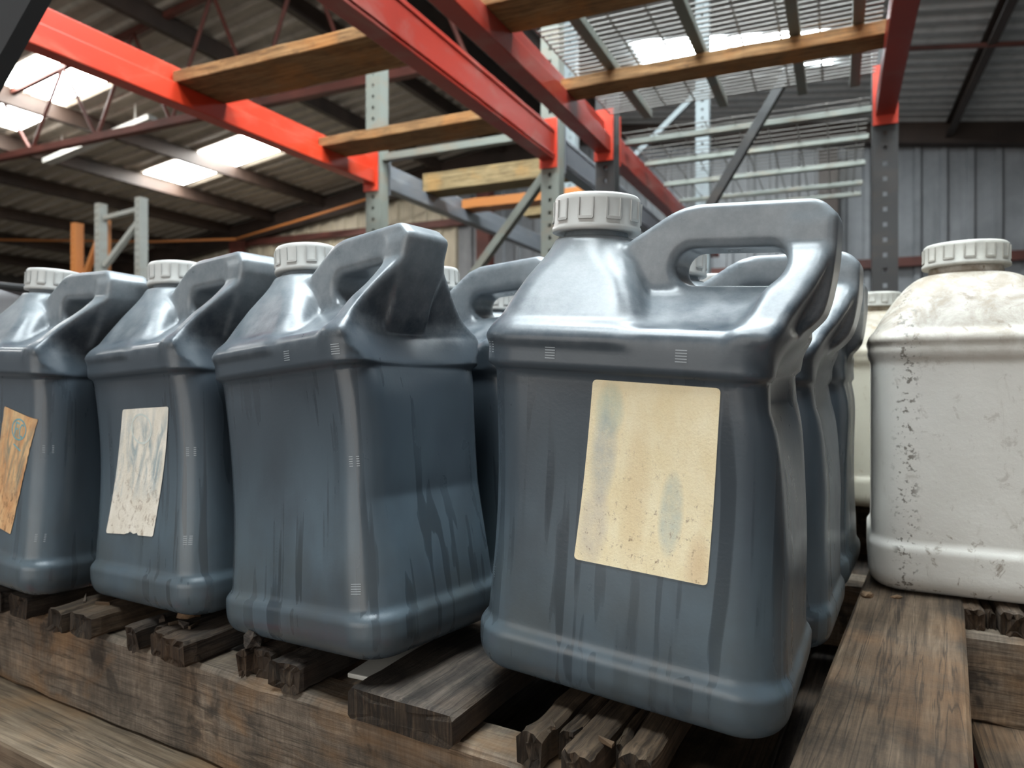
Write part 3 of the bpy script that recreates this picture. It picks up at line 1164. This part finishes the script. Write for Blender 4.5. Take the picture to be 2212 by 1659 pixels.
def surface_nets(f, lo, hi, h):
    ax = [np.arange(lo[i], hi[i] + h, h) for i in range(3)]
    U, V, W = np.meshgrid(*ax, indexing='ij')
    F = f(U, V, W)
    ins = F < 0
    n = F.shape
    c = tuple(k_ - 1 for k_ in n)
    acc = np.zeros(c + (3,))
    cnt = np.zeros(c)
    offs = [(i, j, k_) for i in (0, 1) for j in (0, 1) for k_ in (0, 1)]
    sl = lambda o: F[o[0]:o[0] + c[0], o[1]:o[1] + c[1], o[2]:o[2] + c[2]]
    for a in offs:
        for d in range(3):
            if a[d]:
                continue
            b_ = list(a)
            b_[d] = 1
            fa, fb = sl(a), sl(b_)
            m = (fa < 0) != (fb < 0)
            t = np.where(m, fa / np.where(m, fa - fb, 1), 0)
            for q in range(3):
                acc[..., q] += np.where(m, a[q] + (t if q == d else 0), 0)
            cnt += m
    act = cnt > 0
    idx = -np.ones(c, int)
    idx[act] = np.arange(act.sum())
    P = acc[act] / cnt[act][:, None]
    P = (np.argwhere(act) + P) * h + np.array([a[0] for a in ax])
    quads = []
    for d in range(3):
        e1, e2 = (d + 1) % 3, (d + 2) % 3
        s0 = [slice(1, c[i]) for i in range(3)]
        s0[d] = slice(0, c[d])
        s1 = list(s0)
        s1[d] = slice(1, c[d] + 1)
        a, b_ = ins[tuple(s0)], ins[tuple(s1)]
        m = np.argwhere(a != b_)
        base = m + np.array([0 if i == d else 1 for i in range(3)])
        fl = a[tuple(m.T)]
        def cell(o1, o2):
            q = base.copy()
            q[:, e1] -= o1
            q[:, e2] -= o2
            return idx[tuple(q.T)]
        q = np.stack([cell(0, 0), cell(1, 0), cell(1, 1), cell(0, 1)], 1)
        q[~fl] = q[~fl][:, ::-1]
        quads.append(q)
    Q = np.concatenate(quads)
    for _ in range(3):                            # snap to the true surface
        e = h * .2
        g = np.stack([(f(*(P + dv).T) - f(*(P - dv).T)) / (2 * e) for dv in np.eye(3) * e], 1)
        val = f(*P.T)
        st = -(val / np.maximum((g ** 2).sum(1), .15))[:, None] * g
        L = np.linalg.norm(st, axis=1, keepdims=True)
        P = P + st * np.minimum(1, h * .6 / np.maximum(L, 1e-9))
    return P, Q


def mesh_from(name, P, Q, mat):
    me = bpy.data.meshes.new(name)
    me.vertices.add(len(P))
    me.vertices.foreach_set('co', P.astype(np.float32).ravel())
    me.loops.add(len(Q) * 4)
    me.loops.foreach_set('vertex_index', Q.astype(np.int32).ravel())
    me.polygons.add(len(Q))
    me.polygons.foreach_set('loop_start', np.arange(0, len(Q) * 4, 4, dtype=np.int32))
    me.polygons.foreach_set('use_smooth', np.ones(len(Q), bool))
    me.update(calc_edges=True)
    me.validate()
    me.materials.append(mat)
    return me


PF, QF = surface_nets(f_blue, (-.13, -.096, -.01), (.134, .096, .353), .0026)
PC, QC = surface_nets(f_blue, (-.13, -.096, -.01), (.134, .096, .353), .0045)
PW, QW = surface_nets(f_round, (-.112, -.112, -.01), (.112, .118, .378), .0028)
PX, QX = surface_nets(f_round, (-.112, -.112, -.01), (.112, .118, .378), .005)


def tri(x):
    return np.clip(1 - np.abs(x), 0, 1)


def deform(P, dents=(), sway=(0, 0), wave=.0012, seed=0, squeeze=1.0):
    P = P.copy()
    u, v, w = P[:, 0].copy(), P[:, 1].copy(), P[:, 2].copy()
    for d in dents:
        kind = d[0]
        if kind == 'end':            # fold in the right-hand narrow side: depth, w centre, reach up, reach down
            _, dep, w0, upr, dnr = d[:5]
            p = d[5] if len(d) > 5 else 2.0
            g = np.where(w > w0, tri((w - w0) / upr) ** .9, tri((w - w0) / dnr) ** 1.7)
            pv = np.clip(1 - np.abs(v / HD) ** p, 0, 1)
            wt = np.clip((u - .045) / (HW - .045), 0, 1) ** 1.6
            P[:, 0] -= dep * g * pv * wt
        elif kind == 'tuck':         # the whole end pulls in under the handle
            _, dep, w0, sg = d
            g = np.exp(-((w - w0) / sg) ** 2)
            wt = np.clip((u - .02) / (HW - .02), 0, 1) ** 1.5
            P[:, 0] -= dep * g * wt
        elif kind == 'panel':        # broad soft dish in the front or rear panel
            _, side, dep, u0, w0, su, sw = d
            g = np.exp(-((u - u0) / su) ** 2 - ((w - w0) / sw) ** 2)
            wt = np.clip(side * v / HD, 0, 1) ** 2
            P[:, 1] -= side * dep * g * wt
    P[:, 0] *= squeeze
    P[:, 0] += sway[0] * np.clip(w / .3, 0, 1) ** 2
    P[:, 1] += sway[1] * np.clip(w / .3, 0, 1) ** 2
    ph = seed * 1.7
    soft = np.clip(w / .06, 0, 1) * np.clip((.25 - w) / .05, 0, 1)
    P[:, 1] += wave * soft * np.sin(u * 31 + ph) * np.sin(w * 24 + ph * 2)
    P[:, 0] += wave * soft * np.sin(v * 37 + ph) * np.sin(w * 21 + ph)
    return P


def cap_mesh(r=.0295, h=.026, nrib=20):
    """screw cap: rounded lid, plain flared lip, raised U-shaped grip frames around the skirt"""
    mb = MB()
    n = 60
    prof = [(r * .80, 0.0), (r * 1.02, 0.0), (r * 1.035, .0010), (r * 1.033, .0036), (r * 1.006, .0048), (r, h * .80), (r * .985, h * .92), (r * .94, h * .985), (r * .86, h), (r * .80, h - .0012), (r * .3, h - .0012)]
    vs, fs = [], []
    for (rr, z) in prof:
        for k_ in range(n):
            a = 2 * math.pi * k_ / n
            vs.append((rr * math.cos(a), rr * math.sin(a), z))
    m = len(prof)
    for i in range(m - 1):
        for k_ in range(n):
            a = i * n + k_
            b_ = i * n + (k_ + 1) % n
            fs.append((a, b_, b_ + n, a + n))
    fs.append(tuple((m - 1) * n + k_ for k_ in range(n)))
    fs.append(tuple(range(n))[::-1])
    mb.add(vs, fs)
    me = mb.mesh('cap', smooth=True)
    rb = MB()
    dr = .0011
    def patch(a0, a1, z0, z1):
        q = []
        for rr in (r * .99, r + dr):
            for a, z in ((a0, z0), (a1, z0), (a1, z1), (a0, z1)):
                q.append((rr * math.cos(a), rr * math.sin(a), z))
        rb.add(q, [(0, 1, 2, 3), (4, 5, 6, 7)[::-1], (0, 1, 5, 4), (1, 2, 6, 5), (2, 3, 7, 6), (3, 0, 4, 7)])
    for k_ in range(nrib):
        a = 2 * math.pi * (k_ + .3) / nrib
        patch(a - .017, a + .017, .0075, h * .82)
        if k_ % 2 == 0:
            a2 = a + 2 * math.pi / nrib
            for s_ in range(4):
                patch(a + (a2 - a) * s_ / 4, a + (a2 - a) * (s_ + 1) / 4, .0068, .0088)
    rme = rb.mesh('grip_ribs')
    return me, rme


CAP, RIBS = cap_mesh()
CAP_BIG, RIBS_BIG = cap_mesh(.042, .027, 26)


class Projector:
    def __init__(s, P, Q):
        s.t = BVHTree.FromPolygons([Vector(p) for p in P], [tuple(map(int, q)) for q in Q])

    def front(s, u, w, lift=.0006):
        hit = s.t.ray_cast(Vector((u, -.3, w)), Vector((0, 1, 0)))
        return (u, hit[0].y - lift, w) if hit[0] else (u, -HD, w)


def label_mesh(proj, quad, nx=26, ny=36, r=.05, notch=None, ragged=0, seed=0):
    """paper label hugging the front panel; quad = TL, TR, BR, BL in panel coordinates"""
    rr = np.random.RandomState(seed)
    TL, TR, BR, BL = [np.array(q) for q in quad]
    asp = np.linalg.norm(TR - TL) / np.linalg.norm(TL - BL)
    vs, fs, uv = [], [], []
    ts = np.concatenate([[0, r * .12, r * .35, r * .65], np.linspace(r, 1 - r, ny - 7), [1 - r * .65, 1 - r * .35, 1 - r * .12, 1]])
    rx = r / asp * 1.0
    for t in ts:
        tt = min(t, 1 - t)
        ins = 0 if tt >= r else rx * (1 - math.sqrt(max(0, 1 - ((r - tt) / r) ** 2)))
        jl, jr = (rr.uniform(-1, 1, 2) * ragged)
        for i in range(nx + 1):
            q = i / nx
            sx = ins + q * (1 - 2 * ins) + jl * (1 - q) + jr * q
            tb = t
            if notch and t > .93 and notch[0] < q < notch[1]:
                tb = min(t, .985 - .008 * math.sin(q * 40))
            p = (TL * (1 - sx) + TR * sx) * (1 - tb) + (BL * (1 - sx) + BR * sx) * tb
            vs.append(proj.front(p[0], p[1]))
            uv.append((sx, 1 - tb))
    m = len(ts)
    for j in range(m - 1):
        for i in range(nx):
            a = j * (nx + 1) + i
            fs.append((a, a + nx + 1, a + nx + 2, a + 1))
    me = bpy.data.meshes.new('label')
    me.from_pydata(vs, [], fs)
    l = me.uv_layers.new(name='UVMap')
    for lp in me.loops:
        l.data[lp.index].uv = uv[lp.vertex_index]
    me.polygons.foreach_set('use_smooth', [True] * len(me.polygons))
    me.update()
    return me


def strokes_mesh(proj, lines, width, lift=.0011):
    """flat printed strokes laid on the panel"""
    vs, fs = [], []
    for ln in lines:
        for (a, b_) in zip(ln[:-1], ln[1:]):
            a, b_ = np.array(a), np.array(b_)
            d = b_ - a
            L = np.linalg.norm(d)
            nrm = np.array([-d[1], d[0]]) / L * width / 2
            ext = d / L * width * .3
            seg = max(1, int(L / .004))
            k0 = len(vs)
            for i in range(seg + 1):
                p = a - ext + (d + 2 * ext) * i / seg
                vs.append(proj.front(*(p + nrm), lift))
                vs.append(proj.front(*(p - nrm), lift))
            for i in range(seg):
                q = k0 + 2 * i
                fs.append((q, q + 1, q + 3, q + 2))
    me = bpy.data.meshes.new('print')
    me.from_pydata(vs, [], fs)
    me.update()
    return me


def blue_jug(label, pose, P, Q, group, cap_scale=1.0, marks=None, spin=0):
    x, y, z, yaw, roll, pit = pose
    t = thing('jug', label, 'jug', (x, y, z))
    t.rotation_mode = 'XYZ'
    Mx = Matrix.Rotation(yaw, 3, 'Z') @ Matrix.Rotation(roll, 3, 'Y') @ Matrix.Rotation(pit, 3, 'X')
    t.rotation_euler = Mx.to_euler('XYZ')
    if group:
        t['group'] = group
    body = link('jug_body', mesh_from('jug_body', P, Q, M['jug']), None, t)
    cp = link('cap', CAP, M['cap'], t)
    # where the neck ended up after the jug was squeezed
    sel = P[P[:, 2] > .338]
    cx, cy = (sel[:, 0].mean(), sel[:, 1].mean()) if len(sel) else (NECK_U, 0)
    nk = P[(np.hypot(P[:, 0] - NECK_U, P[:, 1]) < .028) & (P[:, 2] > .335)]
    if len(nk):
        cx, cy = (nk[:, 0].min() + nk[:, 0].max()) / 2, (nk[:, 1].min() + nk[:, 1].max()) / 2
    cp.location = (cx, cy, .3265)
    cp.scale = (cap_scale, cap_scale, cap_scale ** .6)
    cp.rotation_euler = (0, 0, spin)
    rb = link('grip_rib', RIBS, M['cap'], cp)
    return t, body


# measured poses: x, y, z, yaw, roll, pitch of each jug on the pallet
POSE = {
    1: (.1018, .5448, -.2215, -.505, .0601, .040),
    2: (-.1330, .6360, -.2253, -.6481, -.0896, -.0141),
    3: (-.3190, .7475, -.2278, -.6046, -.0560, -.0121),
    4: (-.5240, .8225, -.2297, -.5239, .0175, -.045),
}


def behind(k_, d, dx=0, yaw=None, roll=0, pit=0, z=-.232):
    x, y, _, ya, _, _ = POSE[k_]
    return (x - math.sin(ya) * d + dx, y + math.cos(ya) * d, z, ya if yaw is None else yaw, roll, pit)


GJ = 'slate blue jugs on the pallet'


def graduation(t, proj, spots):
    for (u, w) in spots:
        lines = [[(u - .0035, w + .0018 * q), (u + .0035, w + .0018 * q)] for q in range(-2, 3)]
        link('graduation_mark', strokes_mesh(proj, lines, .0006, .0004), M['mark'], t)


# 1: large jug in front
P1 = deform(PF, [('tuck', .014, .236, .030), ('end', .030, .205, .045, .11, 1.4), ('panel', -1, .003, .02, .14, .07, .06)], (.0, 0), .0008, 1)
j1, b1 = blue_jug('slate blue jug with a large blank cream label, nearest and largest', POSE[1], P1, QF, GJ, 1.12, spin=.2)
pr1 = Projector(P1, QF)
lb = link('label_sticker', label_mesh(pr1, [(-.0198, .2195), (.0642, .2195), (.0615, .0948), (-.0294, .0951)], r=.022), M['label_big'], j1)
lb['label'] = 'cream paper label, bleached blank with rusty specks'
graduation(j1, pr1, [(-.05, .236), (.04, .238), (-.101, .238), (-.1, .155), (-.1, .07)])

# 2: unlabelled jug with a crushed narrow side
P2_ = deform(PF, [('tuck', .009, .262, .034), ('end', .027, .252, .075, .125, 1.7), ('end', .012, .12, .1, .08), ('panel', -1, .004, .0, .15, .08, .07)], (-.004, -.002), .0014, 2, .955)
j2, b2 = blue_jug('slate blue jug without label, streaked, its narrow side crushed', POSE[2], P2_, QF, GJ, spin=.5)
pr2 = Projector(P2_, QF)
graduation(j2, pr2, [(.02, .237), (.080, .236), (.082, .15), (.082, .055)])

# 3: jug with a small pale label
P3_ = deform(PF, [('tuck', .016, .258, .032), ('end', .022, .250, .07, .12, 1.6), ('panel', -1, .003, .02, .14, .08, .07)], (-.002, 0), .0012, 3, .91)
j3, b3 = blue_jug('slate blue jug with a narrow pale grey water-smeared label', POSE[3], P3_, QF, GJ, .98, spin=.1)
pr3 = Projector(P3_, QF)
lb = link('label_sticker', label_mesh(pr3, [(-.0199, .1917), (.0607, .1923), (.031, .070), (-.057, .0674)], r=.02, notch=(.42, .66)), M['label_grey'], j3)
lb['label'] = 'narrow off-white label, print washed to grey smears'
ring_pts = [(.012 + .017 * math.cos(a) - .012 * 0, .172 + .014 * math.sin(a)) for a in np.linspace(0, 2 * math.pi, 25)]
link('faded_print', strokes_mesh(pr3, [ring_pts], .0020, .0008), M['ink_pale'], lb)
graduation(j3, pr3, [(.083, .15), (.083, .07)])

# 4: jug at the left edge with a rusty label
P4_ = deform(PF, [('tuck', .016, .258, .034), ('end', .020, .25, .06, .12, 1.6)], (0, 0), .0012, 4, .925)
j4, b4 = blue_jug('slate blue jug with a torn rust-stained label at the left edge', POSE[4], P4_, QF, GJ, .98, spin=.7)
pr4 = Projector(P4_, QF)
q4 = [(.0216, .1912), (.0807, .1801), (.0465, .0596), (-.0052, .0675)]
lb = link('label_sticker', label_mesh(pr4, q4, r=.01, ragged=.012, seed=3), M['label_rust'], j4)
lb['label'] = 'peeling tan label stained rusty orange with a round teal mark'


def q4p(s, t):
    TL, TR, BR, BL = [np.array(q) for q in q4]
    return tuple((TL * (1 - s) + TR * s) * (1 - t) + (BL * (1 - s) + BR * s) * t)


def arc4(cx, cy, rx, ry, a0, a1, n=20):
    return [q4p(cx + rx * math.cos(a), cy + ry * math.sin(a)) for a in np.linspace(a0, a1, n)]


emb = [arc4(.58, .135, .22, .085, 0, 2 * math.pi, 26),
       [q4p(.47, .19), q4p(.47, .085), q4p(.57, .085)], [q4p(.47, .135), q4p(.55, .135)],
       arc4(.68, .137, .065, .052, R(60), R(300), 12), [q4p(.585, .187), q4p(.595, .191)],
       [q4p(.5, .27), q4p(.74, .30)]]
link('emblem', strokes_mesh(pr4, emb, .0017, .0008), M['ink'], lb)
graduation(j4, pr4, [(.088, .15), (.088, .06)])

# jugs of the second and third row
PB = deform(PC, [('tuck', .016, .238, .03), ('end', .024, .205, .05, .09, 1.4)], (.003, 0), .001, 5)
blue_jug('slate blue jug directly behind the large front jug, second in its file', (.2000, .7010, -.2312, -.53, .03, 0), PB, QC, GJ, 1.08)
PB = deform(PC, [('tuck', .010, .238, .03)], (.0, 0), .001, 6)
blue_jug('slate blue jug third in the file behind the large front jug', (.2945, .8640, -.232, -.54, .015, 0), PB, QC, GJ, 1.0)
blue_jug('slate blue jug seen between the unlabelled jug and the large front one', behind(2, .190, -.012, yaw=-.60, roll=-.06, z=-.2283), PB, QC, GJ)
blue_jug('slate blue jug whose cap shows through the handle of the jug before it', (.020, 1.045, -.233, -.56, 0, 0), PB, QC, GJ)

# ------------------------------------------------------------------ white and cream jugs
def round_jug(label, cat_mat, cap_mat, loc, yaw, P, Q, group, name='jug', spin=0):
    t = thing(name, label, 'jug', loc, (0, 0, yaw), group)
    link('jug_body', mesh_from('jug_body', P, Q, cat_mat), None, t)
    cp = link('cap', CAP_BIG.copy() if cap_mat is not M['cap_dirty'] else CAP_BIG, cap_mat, t)
    cp.location = (0, 0, .352)
    cp.rotation_euler = (0, 0, spin)
    link('grip_rib', RIBS_BIG.copy() if cap_mat is not M['cap_dirty'] else RIBS_BIG, cap_mat, cp)
    return t


M['cream_cap'] = m_plain('cream_cap_plastic', (.66, .61, .48, 1), .45, var=.1, vs=20)
GW = 'white and cream jugs behind the blue ones'
wj = round_jug('dirty white jug with soiled shoulder at the right edge', M['white_jug'], M['cap_dirty'], (.516, .806, -.2335), R(-26), PW, QW, GW, spin=.15)
for q, (lab, X, Y, zz) in enumerate((
        ('cream jug standing behind, between the blue file and the white jug', .668, 1.30, -.2335),
        ('cream jug glimpsed through the handle hole of the large front jug', .405, 1.19, -.2335),
        ('cream jug glimpsed through the handle hole of the unlabelled jug', -.212, 1.10, -.2335),
        ('cream jug glimpsed through the handle hole of the grey-labelled jug', -.50, 1.26, -.2335))):
    round_jug(lab, M['cream_jug'], M['cream_cap'], (X, Y, zz), R(-26 + 7 * q), PX, QX, GW)

# grey wrapped bundle at the left edge, behind the last jug
bm = bmesh.new()
bmesh.ops.create_cube(bm, size=1)
bmesh.ops.subdivide_edges(bm, edges=bm.edges[:], cuts=14, use_grid_fill=True)
for v in bm.verts:
    p = v.co.copy()
    v.co = Vector((p.x * .26, p.y * .30, (p.z + .5) * .362))
    n3 = noise.noise_vector(v.co * 14)
    v.co += Vector((n3.x, n3.y, n3.z * .6)) * .010 * (0 if p.z < -.49 else 1)
    if p.z > .42:
        v.co.x *= 1.03
        v.co.y *= 1.03
me = bpy.data.meshes.new('bundle')
bm.to_mesh(me)
bm.free()
me.polygons.foreach_set('use_smooth', [True] * len(me.polygons))
bd = thing('wrapped_bundle', 'grey plastic-wrapped bundle at the left edge behind the jugs', 'bundle', (-.885, 1.06, -.2335), (0, 0, PY))
link('wrapped_body', me, M['wrap'], bd)
lid = MB()
lid.box(-.137, .137, -.157, .157, .355, .366)
lid.build('lid', M['galv_dark'], bd, bevel=.004)
